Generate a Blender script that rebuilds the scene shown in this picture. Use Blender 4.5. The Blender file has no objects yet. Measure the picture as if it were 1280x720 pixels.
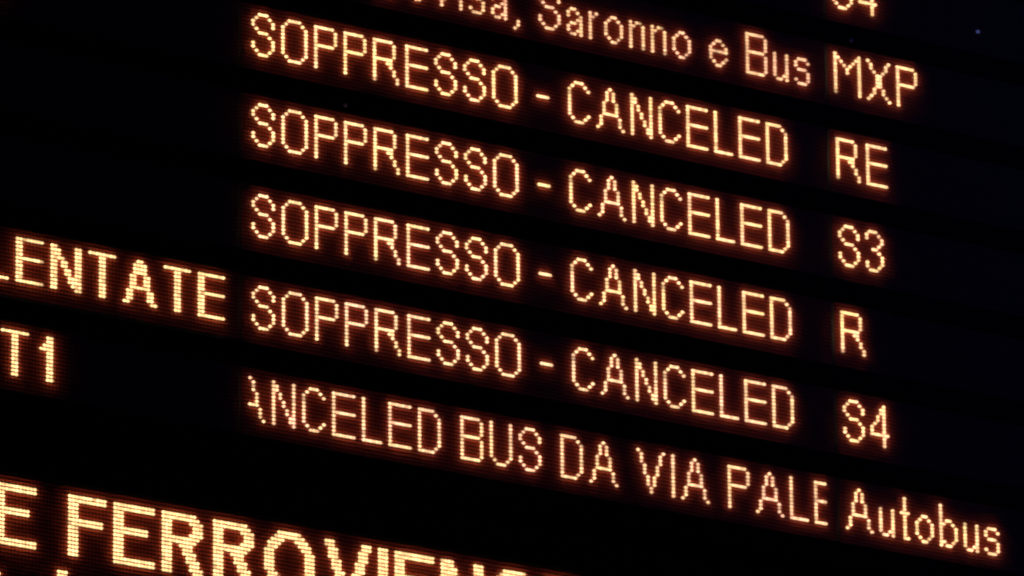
import bpy, math, random
import numpy as np
from mathutils import Matrix, Vector

# ------------------------------------------------------------------ camera, world, light, exposure
P = 0.006                     # spacing of the LEDs, 6 mm
Z0 = 5.84                     # height of the text line whose row number is 0
random.seed(4)
rng = np.random.default_rng(4)
scene = bpy.context.scene


def W(u, v, w=0.0):
    """board units (columns, rows downwards, depth away from the viewer) -> metres"""
    return Vector((u * P, w * P, Z0 - v * P))


def rodrigues(w):
    t = np.linalg.norm(w)
    k = w / t
    K = np.array([[0, -k[2], k[1]], [k[2], 0, -k[0]], [-k[1], k[0], 0]])
    return np.eye(3) + math.sin(t) * K + (1 - math.cos(t)) * K @ K


M = rodrigues(np.array([-0.31664043, -0.57742338, 0.08232189]))
T = np.array([-67.88569749, -94.49828951, 1945.54662985])
C = -M.T @ T                                          # where the photographer stands, 11.7 m away, below and to the left
F_PX = 9393.655                                       # focal length in pixels of a 1280 wide picture
cam_data = bpy.data.cameras.new('camera')
cam = bpy.data.objects.new('camera', cam_data)
scene.collection.objects.link(cam)
conv = lambda a: Vector((a[0], a[2], -a[1]))
rx, up, bk = conv(M[0]), conv(-M[1]), conv(-M[2])
mat = Matrix((rx, up, bk)).transposed().to_4x4()
mat.translation = W(C[0], C[1], C[2])
cam.matrix_world = mat
cam_data.sensor_width = 36.0
cam_data.lens = F_PX / 1280 * 36.0
cam_data.clip_start = 0.1
cam_data.clip_end = 100
cam_data.dof.use_dof = True
cam_data.dof.focus_distance = float(np.linalg.norm(C)) * P - 4.0
cam_data.dof.aperture_fstop = 29.0
scene.camera = cam

world = bpy.data.worlds.new('World')
scene.world = world
world.use_nodes = True
bg = world.node_tree.nodes['Background']
bg.inputs['Color'].default_value = (0.25, 0.3, 1.0, 1)
bg.inputs['Strength'].default_value = 0.0004          # the dark hall at night

# added dim blue fill light, gives the right side of the board its navy sheen
ld = bpy.data.lights.new('blue_fill_light', 'AREA')
ld.shape = 'DISK'
ld.size = 1.2
ld.energy = 4.2
ld.color = (0.10, 0.20, 1.0)
lamp = bpy.data.objects.new('blue_fill_light', ld)
lamp.location = (2.9, -1.6, 6.2)
lamp.rotation_euler = (Vector((1.6, 0, 5.6)) - Vector(lamp.location)).to_track_quat('-Z', 'Y').to_euler()
scene.collection.objects.link(lamp)

scene.view_settings.view_transform = 'Standard'
scene.view_settings.look = 'None'
scene.view_settings.exposure = 0
scene.view_settings.gamma = 1
scene.render.engine = 'CYCLES'
scene.render.resolution_x, scene.render.resolution_y = 1024, 576


# ------------------------------------------------------------------ materials
def new_mat(name):
    m = bpy.data.materials.new(name)
    m.use_nodes = True
    nt = m.node_tree
    return m, nt, nt.nodes['Principled BSDF']


def plastic(name, col, rough, spec, bump=0.15, scale=600, mott=0.25):
    m, nt, b = new_mat(name)
    geo = nt.nodes.new('ShaderNodeNewGeometry')
    n = nt.nodes.new('ShaderNodeTexNoise'); n.inputs['Scale'].default_value = scale
    nt.links.new(geo.outputs['Position'], n.inputs['Vector'])
    n2 = nt.nodes.new('ShaderNodeTexNoise'); n2.inputs['Scale'].default_value = 14; n2.inputs['Detail'].default_value = 6
    nt.links.new(geo.outputs['Position'], n2.inputs['Vector'])
    mx = nt.nodes.new('ShaderNodeMix'); mx.data_type = 'RGBA'
    mx.inputs[6].default_value = tuple(c * (1 - mott) for c in col) + (1,)
    mx.inputs[7].default_value = tuple(c * (1 + mott) for c in col) + (1,)
    nt.links.new(n2.outputs['Fac'], mx.inputs[0])
    nt.links.new(mx.outputs[2], b.inputs['Base Color'])
    bp = nt.nodes.new('ShaderNodeBump'); bp.inputs['Strength'].default_value = bump; bp.inputs['Distance'].default_value = 0.0004
    nt.links.new(n.outputs['Fac'], bp.inputs['Height'])
    nt.links.new(bp.outputs['Normal'], b.inputs['Normal'])
    b.inputs['Roughness'].default_value = rough
    b.inputs['Specular IOR Level'].default_value = spec
    return m


MAT_HOUSING = plastic('black_painted_metal', (0.006, 0.006, 0.007), 0.85, 0.05)
MAT_PLATE = plastic('tray_grey', (0.10, 0.09, 0.09), 0.8, 0.1)
MAT_MASK = plastic('mask_black', (0.010, 0.009, 0.012), 0.7, 0.25)


def lens_mat():
    """unlit red-amber lens: light leaking sideways behind the face shines through it"""
    m, nt, b = new_mat('unlit_amber_lens')
    b.inputs['Base Color'].default_value = (0.05, 0.008, 0.006, 1)
    b.inputs['Roughness'].default_value = 0.45
    b.inputs['Specular IOR Level'].default_value = 0.3
    tr = nt.nodes.new('ShaderNodeBsdfTranslucent')
    geo = nt.nodes.new('ShaderNodeNewGeometry')
    n = nt.nodes.new('ShaderNodeTexNoise'); n.inputs['Scale'].default_value = 40; n.inputs['Detail'].default_value = 3
    nt.links.new(geo.outputs['Position'], n.inputs['Vector'])
    mx = nt.nodes.new('ShaderNodeMix'); mx.data_type = 'RGBA'
    mx.inputs[6].default_value = LENS_A + (1,)
    mx.inputs[7].default_value = LENS_B + (1,)
    nt.links.new(n.outputs['Fac'], mx.inputs[0])
    nt.links.new(mx.outputs[2], tr.inputs['Color'])
    add = nt.nodes.new('ShaderNodeAddShader')
    nt.links.new(b.outputs[0], add.inputs[0]); nt.links.new(tr.outputs[0], add.inputs[1])
    nt.links.new(add.outputs[0], nt.nodes['Material Output'].inputs['Surface'])
    return m


LENS_A, LENS_B = (0.54, 0.100, 0.090), (0.56, 0.140, 0.055)
MAT_UNLIT = lens_mat()
MAT_SCREW = plastic('screw_steel', (0.35, 0.36, 0.42), 0.35, 0.5, 0.0)


def lit_mat(name, strength, ca, cb):
    m, nt, b = new_mat(name)
    geo = nt.nodes.new('ShaderNodeNewGeometry')
    big = nt.nodes.new('ShaderNodeTexNoise'); big.inputs['Scale'].default_value = 13; big.inputs['Detail'].default_value = 2
    nt.links.new(geo.outputs['Position'], big.inputs['Vector'])
    att = nt.nodes.new('ShaderNodeAttribute'); att.attribute_name = 'bin'
    mx = nt.nodes.new('ShaderNodeMix'); mx.data_type = 'RGBA'
    mx.inputs[6].default_value = ca + (1,)
    mx.inputs[7].default_value = cb + (1,)
    rp = nt.nodes.new('ShaderNodeMapRange')
    rp.inputs['From Min'].default_value = 0.35; rp.inputs['From Max'].default_value = 0.65
    nt.links.new(big.outputs['Fac'], rp.inputs['Value'])
    nt.links.new(rp.outputs['Result'], mx.inputs[0])
    inf = nt.nodes.new('ShaderNodeObjectInfo')
    tm = nt.nodes.new('ShaderNodeMix'); tm.data_type = 'RGBA'; tm.blend_type = 'MULTIPLY'; tm.inputs[0].default_value = 1
    nt.links.new(mx.outputs[2], tm.inputs[6]); nt.links.new(inf.outputs['Color'], tm.inputs[7])
    nt.links.new(tm.outputs[2], b.inputs['Emission Color'])
    mul = nt.nodes.new('ShaderNodeMath'); mul.operation = 'MULTIPLY'
    nt.links.new(att.outputs['Fac'], mul.inputs[0])
    mul.inputs[1].default_value = strength
    nt.links.new(mul.outputs[0], b.inputs['Emission Strength'])
    b.inputs['Base Color'].default_value = (0.5, 0.16, 0.05, 1)
    b.inputs['Roughness'].default_value = 0.4
    return m


MAT_LIT = lit_mat('lit_amber_led', 3.7, (1.0, 0.60, 0.25), (1.0, 0.54, 0.29))
MAT_LIT_BOLD = lit_mat('lit_amber_led_bright', 3.5, (1.0, 0.60, 0.26), (1.0, 0.58, 0.24))
m, nt, b = new_mat('stuck_blue_led')
b.inputs['Base Color'].default_value = (0.02, 0.02, 0.1, 1)
b.inputs['Emission Color'].default_value = (0.25, 0.28, 1.0, 1)
b.inputs['Emission Strength'].default_value = 0.45
MAT_BLUE = m

# ------------------------------------------------------------------ mesh helpers


def link(name, mesh, parent=None, loc=(0, 0, 0)):
    o = bpy.data.objects.new(name, mesh)
    scene.collection.objects.link(o)
    o.parent = parent
    o.location = loc
    return o


def empty(name, loc):
    o = bpy.data.objects.new(name, None)
    o.empty_display_size = 0.05
    scene.collection.objects.link(o)
    o.location = loc
    return o


RX, RZ = 0.46, 0.30                                   # the LEDs are oval, wider than tall


def led_mesh(name, pts, sides, material, glow=False):
    """oval dome LEDs at (column, row) points, all in one mesh"""
    pts = np.asarray(pts, float)
    n = len(pts)
    prof = [(0.92, 1.12), (0.95, -0.02), (0.66, -0.20)]   # radius, depth ; then the tip
    ang = np.arange(sides) * 2 * math.pi / sides + math.pi / sides
    base = []
    for r, d in prof:
        for t in ang:
            base.append((RX * r * math.cos(t), d, RZ * r * math.sin(t)))
    base.append((0, -0.28, 0))
    base = np.array(base)
    faces = []
    S = sides
    for k in range(len(prof) - 1):
        for i in range(S):
            j = (i + 1) % S
            faces.append((k * S + i, (k + 1) * S + i, (k + 1) * S + j, k * S + j))
    tris = [((len(prof) - 1) * S + i, len(prof) * S, (len(prof) - 1) * S + (i + 1) % S) for i in range(S)]
    nv = len(base)
    centre = np.stack([pts[:, 0], np.zeros(n), -pts[:, 1]], 1)
    co = (centre[:, None, :] + base[None]) * P
    quads = np.array(faces)[None] + (np.arange(n) * nv)[:, None, None]
    trs = np.array(tris)[None] + (np.arange(n) * nv)[:, None, None]
    loops = np.concatenate([quads.reshape(-1), trs.reshape(-1)])
    nq, ntr = n * len(faces), n * len(tris)
    starts = np.concatenate([np.arange(nq) * 4, nq * 4 + np.arange(ntr) * 3])
    me = bpy.data.meshes.new(name)
    me.vertices.add(n * nv)
    me.vertices.foreach_set('co', co.reshape(-1))
    me.loops.add(len(loops))
    me.loops.foreach_set('vertex_index', loops.astype(np.int32))
    me.polygons.add(nq + ntr)
    me.polygons.foreach_set('loop_start', starts.astype(np.int32))
    me.update(calc_edges=True)
    me.validate()
    me.polygons.foreach_set('use_smooth', np.ones(len(me.polygons), dtype=bool))
    if glow:
        a = me.attributes.new('bin', 'FLOAT', 'POINT')
        a.data.foreach_set('value', np.repeat(rng.uniform(0.66, 1.22, n) * np.where(rng.random(n) < 0.03, 0.5, 1.0), nv).astype(np.float32))
    me.materials.append(material)
    me.update()
    return me


def face_mesh(name, c0, c1, r0, r1, lit, pl):
    """the front face of a panel: an oval lens in every cell, an open hole where a lit LED comes through, a black mask between"""
    cs, rs = np.meshgrid(np.arange(c0, c1 + 1), np.arange(r0, r1 + 1))
    cells = np.stack([cs.reshape(-1), rs.reshape(-1)], 1)
    is_lit = np.array([(int(c), int(r)) in lit for c, r in cells])
    ang = np.arange(8) * math.pi / 4 + math.pi / 8
    W0, Wm, Wt = 0.02, -0.13, -0.20
    ring = [(RX * math.cos(t), W0, RZ * math.sin(t)) for t in ang]
    mid = [(RX * 0.68 * math.cos(t), Wm, RZ * 0.68 * math.sin(t)) for t in ang]
    corner = [(0.5, W0, 0.5), (-0.5, W0, 0.5), (-0.5, W0, -0.5), (0.5, W0, -0.5)]
    base = np.array(ring + corner + mid + [(0, Wt, 0)])
    # ring points 0,1 lie either side of the corner (+,+) ; 1,2 face +z ; 3,4 face -x ; 5,6 face -z ; 7,0 face +x
    mask_q = [(8, 9, 2, 1), (9, 10, 4, 3), (10, 11, 6, 5), (11, 8, 0, 7)]
    mask_t = [(8, 1, 0), (9, 3, 2), (10, 5, 4), (11, 7, 6)]
    lens_q = [(i, (i + 1) % 8, 12 + (i + 1) % 8, 12 + i) for i in range(8)]
    lens_t = [(12 + i, 12 + (i + 1) % 8, 20) for i in range(8)]
    n, nv = len(cells), 21
    co = (np.stack([cells[:, 0], np.zeros(n), -cells[:, 1]], 1)[:, None] + base[None]) * P
    off = np.arange(n) * nv
    un = off[~is_lit]
    Q = np.concatenate([(np.array(mask_q)[None] + off[:, None, None]).reshape(-1, 4), (np.array(lens_q)[None] + un[:, None, None]).reshape(-1, 4)])
    Tt = np.concatenate([(np.array(mask_t)[None] + off[:, None, None]).reshape(-1, 3), (np.array(lens_t)[None] + un[:, None, None]).reshape(-1, 3)])
    # the black margin round the lenses
    a0, a1, b0, b1 = c0 - 0.5, c1 + 0.5, r0 - 0.5, r1 + 0.5
    u0, u1, v0, v1 = pl
    mv = [(a0, b0), (a1, b0), (a1, b1), (a0, b1), (u0, v0), (u1, v0), (u1, v1), (u0, v1)]
    co = np.concatenate([co.reshape(-1, 3), np.array([(x * P, W0 * P, -y * P) for x, y in mv])])
    k = n * nv
    marg = np.array([(0, 1, 5, 4), (1, 2, 6, 5), (2, 3, 7, 6), (3, 0, 4, 7)]) + k
    Q = np.concatenate([Q, marg])
    loops = np.concatenate([Q.reshape(-1), Tt.reshape(-1)])
    starts = np.concatenate([np.arange(len(Q)) * 4, len(Q) * 4 + np.arange(len(Tt)) * 3])
    mi = np.concatenate([np.zeros(4 * n), np.ones(8 * len(un)), np.zeros(4), np.zeros(4 * n), np.ones(8 * len(un))])
    me = bpy.data.meshes.new(name)
    me.vertices.add(len(co)); me.vertices.foreach_set('co', co.reshape(-1))
    me.loops.add(len(loops)); me.loops.foreach_set('vertex_index', loops.astype(np.int32))
    me.polygons.add(len(starts)); me.polygons.foreach_set('loop_start', starts.astype(np.int32))
    me.materials.append(MAT_MASK); me.materials.append(MAT_UNLIT)
    me.polygons.foreach_set('material_index', mi.astype(np.int32))
    me.update(calc_edges=True)
    return me


def box_mesh(name, u0, u1, v0, v1, w0, w1, material, bev=0.25):
    """a plate or bar with chamfered front edges, given in board units"""
    x0, x1, z0, z1, y0, y1 = u0 * P, u1 * P, -v1 * P, -v0 * P, w0 * P, w1 * P
    e = bev * P
    vs = []
    for (y, d) in ((y1, 0), (y0 + e, 0), (y0, e)):
        vs += [(x0 + d, y, z0 + d), (x1 - d, y, z0 + d), (x1 - d, y, z1 - d), (x0 + d, y, z1 - d)]
    fs = [(3, 2, 1, 0), (8, 9, 10, 11)]
    for k in (0, 4):
        for i in range(4):
            j = (i + 1) % 4
            fs.append((k + i, k + j, k + 4 + j, k + 4 + i))
    me = bpy.data.meshes.new(name)
    me.from_pydata(vs, [], fs)
    me.materials.append(material)
    me.update()
    return me


# ------------------------------------------------------------------ the letters, as rows of LEDs
def G(top, *rows):
    out = []
    for r in rows:
        pat, _, k = r.partition('*')
        out += [pat] * int(k or 1)
    return [(x, top + y) for y, r in enumerate(out) for x, c in enumerate(r) if c == '#']


FONT = {
    'S': G(0, '..###..', '.#...#.', '#.....#*2', '.#.....', '..###..', '.....#.', '......#', '#.....#*2', '.#...#.', '..###..'),
    'O': G(0, '..####..', '.#....#.', '#......#*8', '.#....#.', '..####..'),
    'P': G(0, '######.', '#.....#*4', '######.', '#......*6'),
    'R': G(0, '######..', '#.....#.*4', '######..', '#...##..', '#....#..', '#.....#.*2', '#......#*2'),
    'E': G(0, '#######', '#......*4', '#######', '#......*5', '#######'),
    'C': G(0, '..###..', '.#...#.', '#.....#', '#......*6', '#.....#', '.#...#.', '..###..'),
    'A': G(0, '....#....', '...#.#...*3', '..#...#..*3', '..#####..', '.#.....#.*3', '#.......#'),
    'N': G(0, '#.....#', '##....#*2', '#.#...#*2', '#..#..#*2', '#...#.#*2', '#....##*2', '#.....#'),
    'L': G(0, '#.....*11', '######'),
    'D': G(0, '#####..', '#....#.', '#.....#*8', '#....#.', '#####..'),
    'B': G(0, '######.', '#.....#*4', '######.', '#.....#*5', '######.'),
    'U': G(0, '#.....#*10', '.#...#.', '..###..'),
    'V': G(0, '#.......#', '.#.....#.*3', '..#...#..*3', '...#.#...*3', '....#....*2'),
    'I': G(0, '#*12'),
    'M': G(0, '#.......#', '##.....##', '#.#...#.#', '#..#.#..#', '#...#...#*2', '#.......#*6'),
    'X': G(0, '#......#', '.#....#.', '.#....#.', '..#..#..', '...##...*4', '..#..#..*2', '.#....#.', '#......#'),
    '-': G(6, '####'),
    '3': G(0, '.###..', '#...#.', '#....#', '.....#', '....#.', '..##..', '....#.', '.....#*2', '#....#', '#...#.', '.###..'),
    '4': G(0, '....#.', '...##.*2', '..#.#.*2', '.#..#.', '#...#.*2', '######', '....#.*3'),
    'a': G(4, '.##..', '#..#.', '#...#', '...##', '.##.#', '#...#', '#..##', '.##.#'),
    'b': G(0, '#.....*4', '#.##..', '##..#.', '#....#*4', '##..#.', '#.##..'),
    'e': G(4, '..##..', '.#..#.', '#....#', '######', '#.....', '#....#', '.#..#.', '..##..'),
    'i': G(0, '#', '.*3', '#*8'),
    'n': G(4, '#.##.', '##..#', '#...#*6'),
    'o': G(4, '..##..', '.#..#.', '#....#*4', '.#..#.', '..##..'),
    'r': G(4, '#.#', '##.', '#..*6'),
    's': G(4, '.###.', '#...#', '#....', '.###.', '....#*2', '#...#', '.###.'),
    't': G(0, '.#.*4', '###', '.#.*6', '.##'),
    'u': G(4, '#...#*6', '#..##', '.##.#'),
    'v': G(4, '#.....#*2', '.#...#.*2', '..#.#..*2', '...#...*2'),
    ',': G(11, '.#*2', '#.'),
}
BOLD = {
    'E': G(0, '########', '##......*4', '########', '##......*5', '########'),
    'N': G(0, '##.....##', '###....##*2', '####...##', '##.##..##*2', '##..##.##*2', '##...####*2', '##....###', '##.....##'),
    'T': G(0, '########', '...##...*11'),
    'A': G(0, '....##....', '...####...*3', '..##..##..*3', '..######..', '.##....##.*3', '##......##'),
    'L': G(0, '##......*11', '########'),
    'O': G(0, '..#####..', '.##...##.', '##.....##*8', '.##...##.', '..#####..'),
    '1': G(0, '..##*2', '.###', '####', '..##*8'),
}
LARGE = {
    'E': G(0, '############*2', '###.........*4', '##########..*2', '###.........*6', '############*2'),
    'F': G(0, '###########*2', '###........*4', '##########.*2', '###........*8'),
    'R': G(0, '##########..', '###########.', '###.....####', '###......###*2', '###.....####', '###########.', '##########..',
           '###..####...', '###...###...', '###...####..', '###....###..', '###....####.', '###.....###.', '###.....####', '###......###'),
    'O': G(0, '....#######....', '...#########...', '..####...####..', '.####.....####.', '.###.......###.', '###.........###*6',
           '.###.......###.', '.####.....####.', '..####...####..', '...#########...', '....#######....'),
    'V': G(0, '###........###*2', '.###......###.*3', '..###....###..*3', '...###..###...*3', '....######....*2', '.....####.....*3'),
    'I': G(0, '###*16'),
    'N': G(0, '####......###*2', '#####.....###*2', '######....###', '###.###...###*2', '###..###..###*2', '###...###.###*2',
           '###....######', '###.....#####*2', '###......####*2'),
    'i': G(0, '###*2', '...*2', '###*12'),
    'r': G(3, '###.###', '#######', '####...', '###....*10'),
}
MESHES = {}


def letter_mesh(font, fname, ch, lo, hi):
    """the lit LEDs of one character; lo and hi cut it at the panel's edge"""
    pts = [p for p in font[ch] if lo <= p[0] <= hi]
    key = (fname, ch, lo if lo > 0 else 0, hi if hi < 14 else 99)
    if key not in MESHES:
        MESHES[key] = led_mesh('lit_letter', pts, 8, MAT_LIT if fname == 'regular' else MAT_LIT_BOLD, True)
    return MESHES[key], pts


UNLIT = {}


def led_panel(name, parent, origin, du, dv, c0, c1, r0, r1, text, font, fname, plate=None, extra=(), clip=None, tint=None):
    """a display panel: black plate, its unlit LEDs and its lit letters. Columns c0..c1, rows r0..r1, text = [(character, column[, row])]"""
    lit = set(extra)
    items = []
    for t in text:
        ch, col = t[0], t[1]
        row = t[2] if len(t) > 2 else 0
        me, pts = letter_mesh(font, fname, ch, (clip or (c0, c1))[0] - col, (clip or (c0, c1))[1] - col)
        lit |= {(x + col, y + row) for x, y in pts}
        items.append((ch, col, row, me))
    loc = Vector((du * P, 0, -dv * P))
    pl = plate or (c0 - 1.2, c1 + 1.2, r0 - 0.9, r1 + 0.9)
    o = link(name, box_mesh(name, *pl, 1.3, 3.2, MAT_PLATE), parent, loc)
    key = (c0, c1, r0, r1, frozenset(lit))
    if key not in UNLIT:
        UNLIT[key] = face_mesh('unlit_leds', c0, c1, r0, r1, lit, pl)
    un = link('unlit_leds', UNLIT[key], o)
    un['kind'] = 'stuff'
    for ch, col, row, me in items:
        n = 'hyphen' if ch == '-' else 'comma' if ch == ',' else 'digit' if ch in '134' else 'letter'
        lt = link(n, me, o, (col * P, 0, -row * P))
        lt.color = tint or (1, 1, 1, 1)
    return o


# ------------------------------------------------------------------ the departure board
RP = 24.722                                           # line spacing in rows
TOP, BOTTOM = -2 * RP - 12, 146.0
LEFT, RIGHT = -118.0, 262.0
base = W(0, BOTTOM)
board = empty('departure_board', base)
board['label'] = 'black station departure board with many rows of small amber LED text about cancelled trains'
board['category'] = 'departure board'
O = Vector((0, 0, Z0)) - base                         # from the board's base to column 0, row 0
frame = link('housing', box_mesh('housing', LEFT, RIGHT, TOP, BOTTOM, 3.1, 24, MAT_HOUSING), board, O)

SOPPRESSO = list(zip('SOPPRESSO-CANCELED', (1, 10, 20, 29, 38, 48, 57, 66, 75, 89, 99, 108, 119, 128, 137, 146, 154, 163)))
MESSAGE = {k: SOPPRESSO for k in (1, 2, 3, 4)}
MESSAGE[0] = list(zip('Bovisa,Saronno', (39, 49, 56, 65, 68, 75, 82, 90, 99, 106, 111, 119, 126, 133))) + \
    [('e', 145), ('B', 157), ('u', 166), ('s', 173)]
MESSAGE[5] = list(zip('ANCELEDBUSDAVIAPALE', (-4, 7, 16, 25, 34, 42, 51, 64, 73, 82, 95, 104, 119, 130, 133, 148, 157, 168, 176)))
TINT = {0: (0.74, 0.68, 0.74, 1), 1: (1.04, 1.03, 1.0, 1), 3: (0.97, 0.98, 1.0, 1), 4: (0.88, 0.88, 0.96, 1), 5: (0.84, 0.80, 0.88, 1)}      # lines driven a little dimmer
TRAIN = {-1: [('S', 186), ('4', 195)], 0: [('M', 186), ('X', 197), ('P', 207)], 1: [('R', 186), ('E', 196)],
         2: [('S', 186), ('3', 195)], 3: [('R', 186)], 4: [('S', 186), ('4', 195)],
         5: list(zip('Autobus', (186, 197, 204, 209, 217, 225, 232)))}
PLACE = {1: [('O', -84)], 4: list(zip('LENTATE', (-78, -68, -58, -47, -37, -25, -15))), 5: [('T', -72), ('1', -61)]}
for k in range(-1, 6):
    v = k * RP
    place = led_panel('destination_panel', board, None, 0, 0, -96, -4, -2, 15, PLACE.get(k, []), BOLD, 'bold', (-116, -3.3, -2.9, 15.9))
    place.location = O + Vector((0, 0, -(v - 0.55) * P))
    msg = led_panel('message_panel', board, None, 0, 0, -2, 182, -2, 15, MESSAGE.get(k, []), FONT, 'regular', (-2.8, 182.9, -2.9, 15.9), clip=(0, 179), tint=TINT.get(k))
    msg.location = O + Vector((0, 0, -v * P))
    typ = led_panel('train_type_panel', board, None, 0, 0, 184, 250, -2, 15, TRAIN.get(k, []), FONT, 'regular', (183.2, 260, -2.9, 15.9),
                    extra=((235, 9),) if k == -1 else ())
    typ.location = O + Vector((0.2 * P, 0, -v * P))
    if k == -1:
        link('stuck_led', led_mesh('stuck_led', [(235, 9)], 8, MAT_BLUE), typ)

# black bars between the lines, with their screws
def screw_mesh():
    vs, fs = [], []
    n = 10
    for (r, y) in ((0.55, 0.0), (0.55, -0.22), (0.38, -0.4)):
        for i in range(n):
            t = i * 2 * math.pi / n
            vs.append((r * P * math.cos(t), y * P, r * P * math.sin(t)))
    for kk in range(2):
        for i in range(n):
            j = (i + 1) % n
            fs.append((kk * n + i, (kk + 1) * n + i, (kk + 1) * n + j, kk * n + j))
    fs.append(tuple(range(2 * n, 3 * n))[::-1])
    me = bpy.data.meshes.new('screw')
    me.from_pydata(vs, [], fs)
    me.materials.append(MAT_SCREW)
    return me


SCREW = screw_mesh()
for k in range(-2, 5):
    bar = link('crossbar', box_mesh('crossbar', LEFT + 1.5, RIGHT - 1.5, 15.7, 22.0, -0.7, 3.3, MAT_HOUSING), board, O + Vector((0, 0, -k * RP * P)))
    for u in (28.5, 191.2) if k in (-1, 1) else ():
        if (k == 1) == (u < 100):
            link('screw', SCREW, bar, (u * P, -0.7 * P, -20.3 * P))
link('bottom_rail', box_mesh('bottom_rail', LEFT, RIGHT, 5 * RP + 15.7, BOTTOM, -1.6, 3.3, MAT_HOUSING), board, O)
link('side_rail', box_mesh('side_rail', RIGHT - 1.4, RIGHT + 4, TOP, BOTTOM, -1.8, 24, MAT_HOUSING), board, O)
link('side_rail', box_mesh('side_rail', LEFT - 4, LEFT + 1.4, TOP, BOTTOM, -1.8, 24, MAT_HOUSING), board, O)

# ------------------------------------------------------------------ the message display under it
D_TOP, D_BOTTOM = 150.0, 218.0
dbase = W(0, D_BOTTOM)
display = empty('message_display', dbase)
display['label'] = 'black LED notice display with larger bold amber lettering, mounted below the departure board'
display['category'] = 'notice display'
DO = Vector((0, 0, Z0)) - dbase
link('housing', box_mesh('housing', LEFT, RIGHT, D_TOP, D_BOTTOM, 3.1, 24, MAT_HOUSING), display, DO)
TEXT = [('E', -74)] + list(zip('FERROVIENOR', (-53, -40, -26, -11, 4, 22, 38, 43, 57, 72, 89))) + [('i', -56, 20), ('r', -79, 20)]
pan = led_panel('led_panel', display, None, 0, 0, -96, 170, -2, 38, TEXT, LARGE, 'large', (-116, 260, -3.0, 42))
pan.location = DO + Vector((0.6 * P, 0, -163.15 * P))
link('top_rail', box_mesh('top_rail', LEFT, RIGHT, D_TOP, 160.35, -0.9, 3.3, MAT_HOUSING), display, DO)
